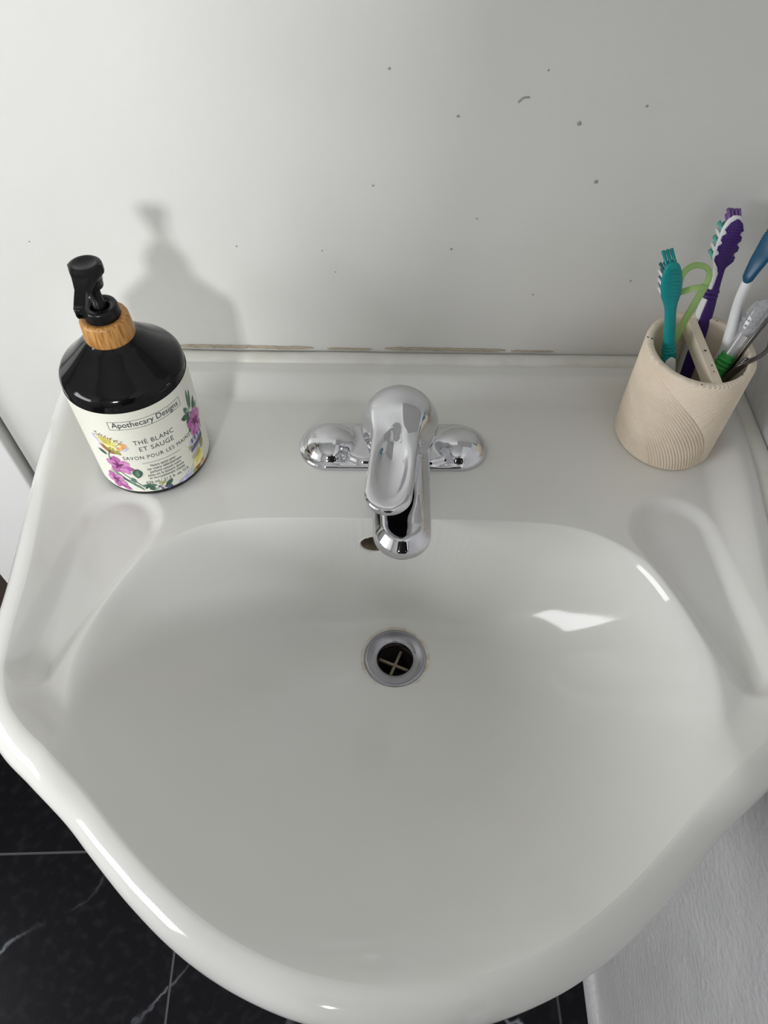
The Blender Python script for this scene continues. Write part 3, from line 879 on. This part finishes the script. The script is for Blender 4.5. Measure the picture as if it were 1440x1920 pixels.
def groove_field(s, z):
    """overlapping combed fans: each fan has its own arc centre"""
    sm = np.radians(s) * .0437                              # arc length
    ph = (sm + .098) % .1373 - .098
    ra = np.hypot(ph + .085, z + .015)
    val = np.hypot(ph + .020, z - .120)                     # lower right fan
    val = np.where(ph < .0023 + (z - .0428) * .5, np.hypot(ph + .035, z - .140), val)     # upper fan
    val = np.where(ra < .112, ra, val)                      # diagonal sweep
    val = np.where(ra < .064, np.hypot(ph + .045, z + .060), val)                         # lower left fan
    h = .5 + .5 * np.cos(2 * np.pi * val / .0024)
    return h ** .75 * sstep(z, .001, .004)


G = groove_field(S, ZZ)
edge = np.minimum(sstep(ZZ, 0, .003), 1)
dr = -.0012 * (1 - G) - .0022 * (1 - sstep(ZZ, 0, .0025)) ** 2
VX = (CRX + dr) * np.sin(AA); VY = -(CRY + dr) * np.cos(AA)
V = np.stack([VX, VY, ZZ], -1).reshape(-1, 3).tolist()
F = []
i_, j_ = np.meshgrid(np.arange(nz - 1), np.arange(na), indexing='ij'); k_ = (j_ + 1) % na
F = np.stack([i_ * na + j_, i_ * na + k_, (i_ + 1) * na + k_, (i_ + 1) * na + j_], -1).reshape(-1, 4).tolist()
base = (nz - 1) * na
inn = [(-.0010, CH), (-.0055, CH), (-.0062, CH - .0008), (-.0064, .010), (-.0090, .0075), (-.030, .0070)]
for k, (off, z) in enumerate(inn):
    for a_ in A: V.append(((CRX + off) * math.sin(a_), -(CRY + off) * math.cos(a_), z))
    b0 = base + k * na; b1 = base + (k + 1) * na
    for j in range(na): F.append((b0 + j, b0 + (j + 1) % na, b1 + (j + 1) % na, b1 + j))
F.append(tuple(base + len(inn) * na + j for j in range(na)))
F.append(tuple(range(na))[::-1])
obj('tumbler', (V, F), M['stone'], cup)
bar = box_obj('divider_bar', -.0040, .0040, -.0392, .0392, .083, CH - .0010, M['stone'], cup, bev=.0008)
bar.rotation_euler = (0, 0, math.radians(1)); bar.location = (.0026, 0, 0)
cp = MB()
for x, y, r in ((-.0362, .0105, .0011), (-.0392, .0120, .0009), (.0022, -.0030, .0012), (.0030, -.020, .0009), (.0028, -.027, .0007), (.0235, -.0300, .0008), (.021, .0335, .0008), (-.010, -.0418, .0009)):
    n = 8; rs = random.Random(int(x * 1e5)); zz_ = CH + .0001
    cp.add([(x + r * rs.uniform(.6, 1.2) * math.cos(k / n * 6.283), y + r * rs.uniform(.6, 1.2) * math.sin(k / n * 6.283), zz_) for k in range(n)] + [(x, y, zz_ + .0002)], [(k, (k + 1) % n, n) for k in range(n)])
obj('rim_chips', cp.mesh('rim_chips'), M['chip'], cup, kind='stuff')


# ------------------------------------------------------------------ things standing in the holder
def frame(p0, p1, back):
    """empty matrix: z from p0 to p1, y away from 'back' (bristle side is +y)"""
    z = (Vector(p1) - Vector(p0)); L = z.length; z.normalize()
    y = -Vector(back); y -= z * y.dot(z); y.normalize(); x = y.cross(z)
    return Matrix((x, y, z)).transposed().to_4x4(), L


def brush_thing(name, label, p0, p1, back):
    m, L = frame(p0, p1, back)
    t = thing(name, label, 'toothbrush', (p0[0], p0[1], p0[2] + H), m, 'toothbrushes in the tumbler')
    return t, L


def prof_sweep(zs, rx, ry, yoff=None, n=24, power=2.3, N=60):
    u = np.linspace(zs[0], zs[-1], N)
    yo = np.interp(u, zs, yoff) if yoff is not None else np.zeros(N)

    def sm(v):
        q = np.interp(u, zs, v); k = np.array([1, 2, 3, 2, 1.]) / 9
        return np.convolve(np.pad(q, 2, mode='edge'), k, 'valid')
    return sweep(np.column_stack([np.zeros(N), yo, u]), np.maximum(sm(rx), .0001), np.maximum(sm(ry), .0001), up=(0, 1, 0), n=n, power=power)


def tufts(rows, r=.0009):
    mb = MB()
    for (x, z, y0, ln, tx, tz) in rows:
        p = np.array([(x, y0, z), (x + tx * ln * .5, y0 + ln * .5, z + tz * ln * .5), (x + tx * ln, y0 + ln, z + tz * ln)])
        v, f = sweep(p, [r, r, r * 1.15], [r * 1.2, r * 1.2, r * 1.35], up=(0, 0, 1), n=7); mb.add(v, f)
    return mb


back = (.02, -.80, .58)
# teal brush
bt, L = brush_thing('toothbrush', 'teal toothbrush with ridged oval head nearest the faucet', (.2370, .0240, .022), (.2015, .0435, .1605), (-.05, -.80, .60))
obj('handle', prof_sweep([0, L * .30, L * .46, L * .50, L * .60, L * .72, L * .77], [.0060, .0062, .0056, .0048, .0043, .0042, .0048], [.0050, .0052, .0050, .0046, .0040, .0036, .0030]), M['teal'], bt)
hd = obj('head', prof_sweep([L * .72, L * .76, L * .82, L * .88, L * .94, L * .985, L], [.0042, .0050, .0076, .0080, .0072, .0050, .0020], [.0034, .0030, .0028, .0028, .0026, .0022, .0010], n=28), M['teal'], bt)
rg = MB()
for k in range(9):
    zc = L * (.785 + .021 * k); hw = .0046 if k not in (0, 8) else .0034
    pts = [(x, -.0027 - .0001 * (1 - (x / hw) ** 2), zc + .0016 * (1 - (x / hw) ** 2)) for x in np.linspace(-hw, hw, 9)]
    v, f = sweep(pts, .00035, .00035, up=(0, 1, 0), n=6); rg.add(v, f)
obj('ridges', rg.mesh('ridges'), M['teal'], hd)
obj('bristles', tufts([(x, L * (.80 + .036 * k), .002, .0100, 0, .25) for k in range(5) for x in (-.0045, -.0015, .0015, .0045)], .0011).mesh('bristles'), M['teald'], bt)
obj('bristle_tip', tufts([(x, L * .975, .001, .0105, 0, .75) for x in (-.003, 0, .003)], .0012).mesh('bristle_tip'), M['teal'], bt)
obj('white_bristles', tufts([(x, L * (.82 + .05 * k), .002, .0088, 0, .2) for k in range(3) for x in (-.0056, .0056)], .0011).mesh('white_bristles'), M['white'], bt)
for k in range(3):
    zc = L * (.475 + .018 * k)
    obj('grip_ring', lathe([(.0050 - .0003 * k, zc - .0010), (.0057 - .0003 * k, zc - .0005), (.0057 - .0003 * k, zc + .0005), (.0050 - .0003 * k, zc + .0010)], 28), M['teal'], bt)
v, f = prof_sweep([L * .24, L * .28, L * .38, L * .43, L * .45], [.0010, .0042, .0046, .0040, .0008], [.0008, .0012, .0012, .0012, .0006], [-.0046] * 5)
obj('thumb_pad', (v, f), M['white'], bt, label='white ribbed thumb pad')
# purple brush
bp, L = brush_thing('toothbrush', 'tall purple and white toothbrush with scalloped pad beside the divider', (.2495, .0490, .030), (.2550, .0850, .1730), (.0, -.84, .55))
LT = L
obj('handle', prof_sweep([0, L * .30, L * .50, L * .585, L * .62, L * .70, L * .745], [.0062, .0066, .0060, .0046, .0040, .0038, .0044], [.0052, .0054, .0050, .0044, .0040, .0034, .0032]), M['white'], bp)
v, f = prof_sweep([0, L * .30, L * .50, L * .585, L * .66, L * .73], [.0056, .0060, .0052, .0040, .0030, .0026], [.0030, .0032, .0030, .0028, .0026, .0022], [-.0030, -.0030, -.0028, -.0026, -.0020, -.0018])
v = np.array(v); v[:, 0] += .0012
obj('grip', (v, f), M['purple'], bp, label='purple rubber grip')
hd = obj('head', prof_sweep([L * .72, L * .745, L * .79, L * .87, L * .94, L * .98, L], [.0040, .0052, .0083, .0086, .0080, .0060, .0024], [.0030, .0030, .0029, .0028, .0026, .0022, .0010], n=28), M['white'], bp)
u = np.linspace(0, 1, 90); zz_ = L * (.715 + .272 * u)
wd = np.interp(u, [0, .10, .22, .5, .8, .93, 1], [.0026, .0036, .0076, .0082, .0072, .0046, .0008])
wd = wd - .0019 * np.clip(np.cos((u - .36) * 2 * np.pi / .19), 0, 1) ** .5 * ((u > .26) & (u < .80))
v, f = sweep(np.column_stack([np.full(90, .0006), np.full(90, -.0022), zz_]), np.maximum(wd, .0005), .0014, up=(0, 1, 0), n=24, power=2.4)
pad = obj('tongue_pad', (v, f), M['purple'], bp, label='purple scalloped tongue pad')
dt = MB()
for k in range(12):
    for j in range(-2, 3):
        x = .0006 + j * .0023; z = L * (.79 + .0155 * k)
        dt.add([(x - .0003, -.00355, z - .0003), (x + .0003, -.00355, z - .0003), (x + .0003, -.00355, z + .0003), (x - .0003, -.00355, z + .0003), (x, -.0040, z)], [(0, 1, 4), (1, 2, 4), (2, 3, 4), (3, 0, 4)])
obj('pad_dots', dt.mesh('pad_dots'), M['lilac'], pad, kind='stuff')
for k, m_ in enumerate(('mint', 'white', 'mint', 'white', 'mint')):
    obj('bristles', tufts([(x, L * (.775 + .036 * k), .002, .0095, -.1, .35) for x in (-.0058, -.002, .002, .0058)], .0013).mesh('bristles'), M[m_], bp)
obj('bristle_tip', tufts([(x, L * z_, .001, .0085, 0, .7) for x in (-.004, -.0015, .0015, .004) for z_ in (.945, .972)], .0013).mesh('bristle_tip'), M['lilac'], bp)
for k in range(2):
    zc = L * (.583 + .026 * k)
    v, f = sweep(np.column_stack([np.zeros(9), np.zeros(9), np.linspace(zc - .0022, zc + .0022, 9)]), .0047 + .0018 * np.sin(np.linspace(0, np.pi, 9)), .0046 + .0014 * np.sin(np.linspace(0, np.pi, 9)), n=24)
    obj('collar', (v, f), M['purple'], bp)
# blue and white brush (cut by the picture edge)
bb = thing('toothbrush', 'white toothbrush with blue rubber back leaning to the right edge', 'toothbrush', (.2560, .0300, .028 + H), None, 'toothbrushes in the tumbler')
o0 = np.array([.2560, .0300, .028])
BP = catmull([(.2560, .0300, .028), (.2655, .0345, .0800), (.2667, .0400, .1002), (.2662, .0460, .1161), (.2652, .0480, .1289), (.2660, .0500, .1413), (.2692, .0530, .1540), (.2732, .0560, .1649), (.2775, .0600, .1799), (.2815, .0640, .1930)], 8) - o0
nb_ = len(BP); ub = np.linspace(0, 1, nb_); UPB = np.array([-.62, -.42, .42])
obj('handle', sweep(BP, np.interp(ub, [0, .2, .45, .6, .7, .85, 1], [.0050, .0048, .0036, .0036, .0050, .0080, .0030]), np.interp(ub, [0, .2, .5, .6, .7, 1], [.0050, .0046, .0040, .0040, .0034, .0020]), up=UPB, n=24, power=2.3), M['white'], bb)
i0 = int(nb_ * .53); BQ = BP[i0:] + UPB * .0030; uq = np.linspace(0, 1, len(BQ))
pad = obj('tongue_pad', sweep(BQ, np.interp(uq, [0, .08, .3, .6, .9, 1], [.0012, .0042, .0060, .0078, .0060, .002]), np.interp(uq, [0, .1, 1], [.0012, .0024, .0018]), up=UPB, n=24, power=2.3), M['blue'], bb, label='blue rubber back pad')
dt = MB(); SX = np.cross(UPB, BQ[-1] - BQ[0]); SX /= np.linalg.norm(SX)
for k in range(3, len(BQ) - 4):
    for sg in (-1, 1):
        c = BQ[k] + SX * sg * (np.interp(uq[k], [0, .08, .3, .6, .9, 1], [.0012, .0042, .0060, .0078, .0060, .002]) - .0004) + UPB * .0004
        v, f = lathe([(.0001, -.0007), (.0006, -.0004), (.0007, 0), (.0006, .0004), (.0001, .0007)], 8, c); dt.add(v, f)
obj('pad_dots', dt.mesh('pad_dots'), M['blue'], pad, kind='stuff')
for nm, mm, offs in (('bristles', 'white', (-.0045, -.0015, .0015, .0045)), ('blue_bristles', 'blue', (-.0060, .0060))):
    mb = MB()
    for k in range(int(nb_ * .70), nb_ - 3, 3 if nm == 'bristles' else 6):
        for ox in offs:
            p0 = BP[k] + SX * ox - UPB * .002
            v, f = sweep(np.array([p0, p0 - UPB * .007, p0 - UPB * .0145]), .0014, .0014, up=(0, 0, 1), n=7); mb.add(v, f)
    obj(nm, mb.mesh(nm), M[mm], bb)
# clear and green brush
bc, L = brush_thing('toothbrush', 'clear-headed toothbrush with bright green grip in front of the dark tool', (.2500, .0130, .045), (.2790, .0370, .1340), (-.55, -.60, .58))
obj('handle', prof_sweep([0, L * .10, L * .38, L * .52], [.0058, .0066, .0064, .0058], [.0052, .0060, .0058, .0052]), M['green'], bc, label='green rubber grip')
for k in range(3):
    zc = L * (.40 + .035 * k)
    obj('grip_ring', lathe([(.0058, zc - .0012), (.0068, zc - .0005), (.0068, zc + .0005), (.0058, zc + .0012)], 32), M['green'], bc)
obj('neck', prof_sweep([L * .36, L * .45, L * .60, L * .72, L * .76], [.0050, .0050, .0042, .0040, .0048], [.0046, .0046, .0040, .0036, .0034]), M['clear'], bc)
hd = obj('head', prof_sweep([L * .70, L * .76, L * .84, L * .92, L * .97, L], [.0040, .0066, .0074, .0072, .0056, .0012], [.0034, .0040, .0042, .0040, .0034, .001], n=28), M['clear'], bc)
nb = MB()
for k in range(5):
    for x in (-.0042, -.0014, .0014, .0042):
        v, f = lathe([(.0001, -.0010), (.0009, -.0006), (.0011, 0), (.0009, .0006), (.0001, .0010)], 10, (x, -.0040, L * (.775 + .042 * k))); nb.add(v, f)
obj('nubs', nb.mesh('nubs'), M['clear'], hd, kind='stuff')
obj('bristles', tufts([(x, L * (.80 + .045 * k), .003, .0120, 0, .1) for k in range(4) for x in (-.0045, -.0015, .0015, .0045)], .0014).mesh('bristles'), M['white'], bc)
obj('blue_bristles', tufts([(x, L * (.78 + .05 * k), .003, .0115, 0, .1) for k in range(2) for x in (-.0058, .0058)], .0013).mesh('blue_bristles'), M['blue'], bc)
# lime tongue scraper: a flat band loop on two legs
sc_t = thing('tongue_scraper', 'translucent lime green looped scraper between teal and purple toothbrushes', 'tongue scraper', (.2310, .0420, .03 + H))
o0 = np.array([.2310, .0420, .03])
lp = catmull([(.2160, .0480, .1330), (.2172, .0540, .1434), (.2243, .0580, .1481), (.2322, .0560, .1491), (.2361, .0520, .1455), (.2332, .0460, .1395), (.2243, .0440, .1384), (.2178, .0450, .1345)], 8, closed=True) - o0
obj('loop', sweep(lp, .0024, .0007, up=(.25, -.55, .8), n=12, closed=True, power=4), M['lime'], sc_t)
lg = catmull([(.2338, .0462, .1400), (.2306, .0450, .1213), (.2276, .0440, .0990), (.2265, .0430, .0500), (.2265, .0430, .0120)], 8) - o0
obj('leg', sweep(lg, .0034, .0008, up=(.25, -.8, .4), n=12, power=4), M['lime'], sc_t)
lg = catmull([(.2168, .0490, .1340), (.2186, .0500, .1173), (.2218, .0470, .0965), (.2235, .0450, .0500), (.2235, .0450, .0120)], 8) - o0
obj('leg', sweep(lg, .0020, .0008, up=(.25, -.8, .4), n=12, power=4), M['lime'], sc_t)
# dark metal tool
dk = thing('metal_tool', 'dark metal bent-wire tool with looped end leaning over the right rim', 'grooming tool', (.2700, .0180, .03 + H))
o0 = np.array([.2700, .0180, .03])
w1 = catmull([(.2560, .0140, .0300), (.2610, .0150, .0650), (.2670, .0170, .0880), (.2725, .0200, .1080), (.2790, .0240, .1240), (.2850, .0270, .1330), (.2900, .0270, .1320), (.2905, .0240, .1240), (.2860, .0180, .1130), (.2845, .0130, .1085), (.2790, .0090, .1040), (.2700, .0090, .0960), (.2640, .0110, .0850), (.2580, .0130, .0600), (.2550, .0140, .0320)], 8) - o0
obj('wire_loop', sweep(w1, .0018, .0009, up=(.3, -.8, .5), n=12, power=3.5), M['gunmetal'], dk)
w2 = catmull([(.2570, .0150, .0320), (.2640, .0140, .0700), (.2700, .0120, .0900), (.2740, .0120, .0980)], 8) - o0
obj('blade', sweep(w2, .0034, .0011, up=(.3, -.8, .5), n=12, power=3.5), M['gunmetal'], dk)

# ------------------------------------------------------------------ mirror cabinet above the frame
mc = thing('mirror_cabinet', 'white mirror cabinet hanging on the wall above the washbasin', 'cabinet', (.175, YW, H + .37))
box_obj('body', -.145, .145, -.115, -.0005, 0, .62, M['trim'], mc, bev=.002)
dr_ = box_obj('door', -.145, .145, -.133, -.117, 0, .62, M['trim'], mc, bev=.002)
box_obj('mirror', -.130, .130, -.1345, -.1332, .015, .605, M['mirror'], dr_)

# ------------------------------------------------------------------ the photographer, whose dark clothes mirror in the chrome
person = thing('person', 'person in black clothes standing before the washbasin, mirrored in the chrome spout', 'person', (.02, -.95, 0))


def f_person(p):
    d = sd_ell(p, (0, 0, 1.02), (.175, .115, .20))
    d = smin(d, sd_ell(p, (0, -.005, 1.26), (.205, .115, .17)), .08)
    for sg in (-1, 1):
        d = smin(d, sd_cone(p, (sg * .09, 0, .90), (sg * .10, .01, .48), .095, .065), .05)
        d = smin(d, sd_cone(p, (sg * .10, .01, .48), (sg * .105, -.02, .09), .064, .045), .02)
        d = smin(d, sd_cone(p, (sg * .105, -.03, .042), (sg * .115, .12, .036), .042, .034), .03)
        d = smin(d, sd_cone(p, (sg * .19, 0, 1.37), (sg * .245, -.03, 1.10), .058, .045), .04)
        d = smin(d, sd_cone(p, (sg * .245, -.03, 1.10), (sg * .165, .075, .92), .043, .036), .02)
    d = smin(d, sd_cone(p, (0, 0, 1.36), (0, .01, 1.47), .060, .052), .04)
    return smax(d, .002 - p[:, 2], .004)


P_, F_ = sdf_mesh(f_person, (-.33, -.18, -.02), (.33, .20, 1.54), .013, it=3)
obj('body', (P_, F_), M['cloth'], person)


def f_head(p):
    d = sd_ell(p, (0, .005, 1.585), (.072, .092, .112))
    d = smin(d, sd_ell(p, (0, .035, 1.535), (.052, .058, .062)), .03)
    d = smin(d, sd_cone(p, (0, .095, 1.595), (0, .112, 1.565), .007, .013), .012)
    for sg in (-1, 1):
        d = smin(d, sd_ell(p, (sg * .073, .0, 1.585), (.010, .020, .030)), .006)
        d = smax(d, -sd_ell(p, (sg * .030, .098, 1.598), (.016, .012, .010)), .008)
    d = smax(d, -sd_ell(p, (0, .102, 1.528), (.022, .008, .004)), .004)
    d = smin(d, sd_cone(p, (0, .0, 1.50), (0, -.005, 1.42), .050, .054), .02)
    return d


P_, F_ = sdf_mesh(f_head, (-.10, -.12, 1.40), (.10, .14, 1.72), .0055, it=3)
obj('head', (P_, F_), M['skin'], person)


def f_hair(p):
    d = sd_ell(p, (0, -.008, 1.600), (.082, .100, .114))
    cut = (p[:, 1] - .055) * .8 - (p[:, 2] - 1.63) * .9
    return smax(smax(d, cut, .02), 1.49 - p[:, 2], .02)


P_, F_ = sdf_mesh(f_hair, (-.10, -.13, 1.45), (.10, .12, 1.74), .007, it=3)
obj('hair', (P_, F_), M['hair'], person)
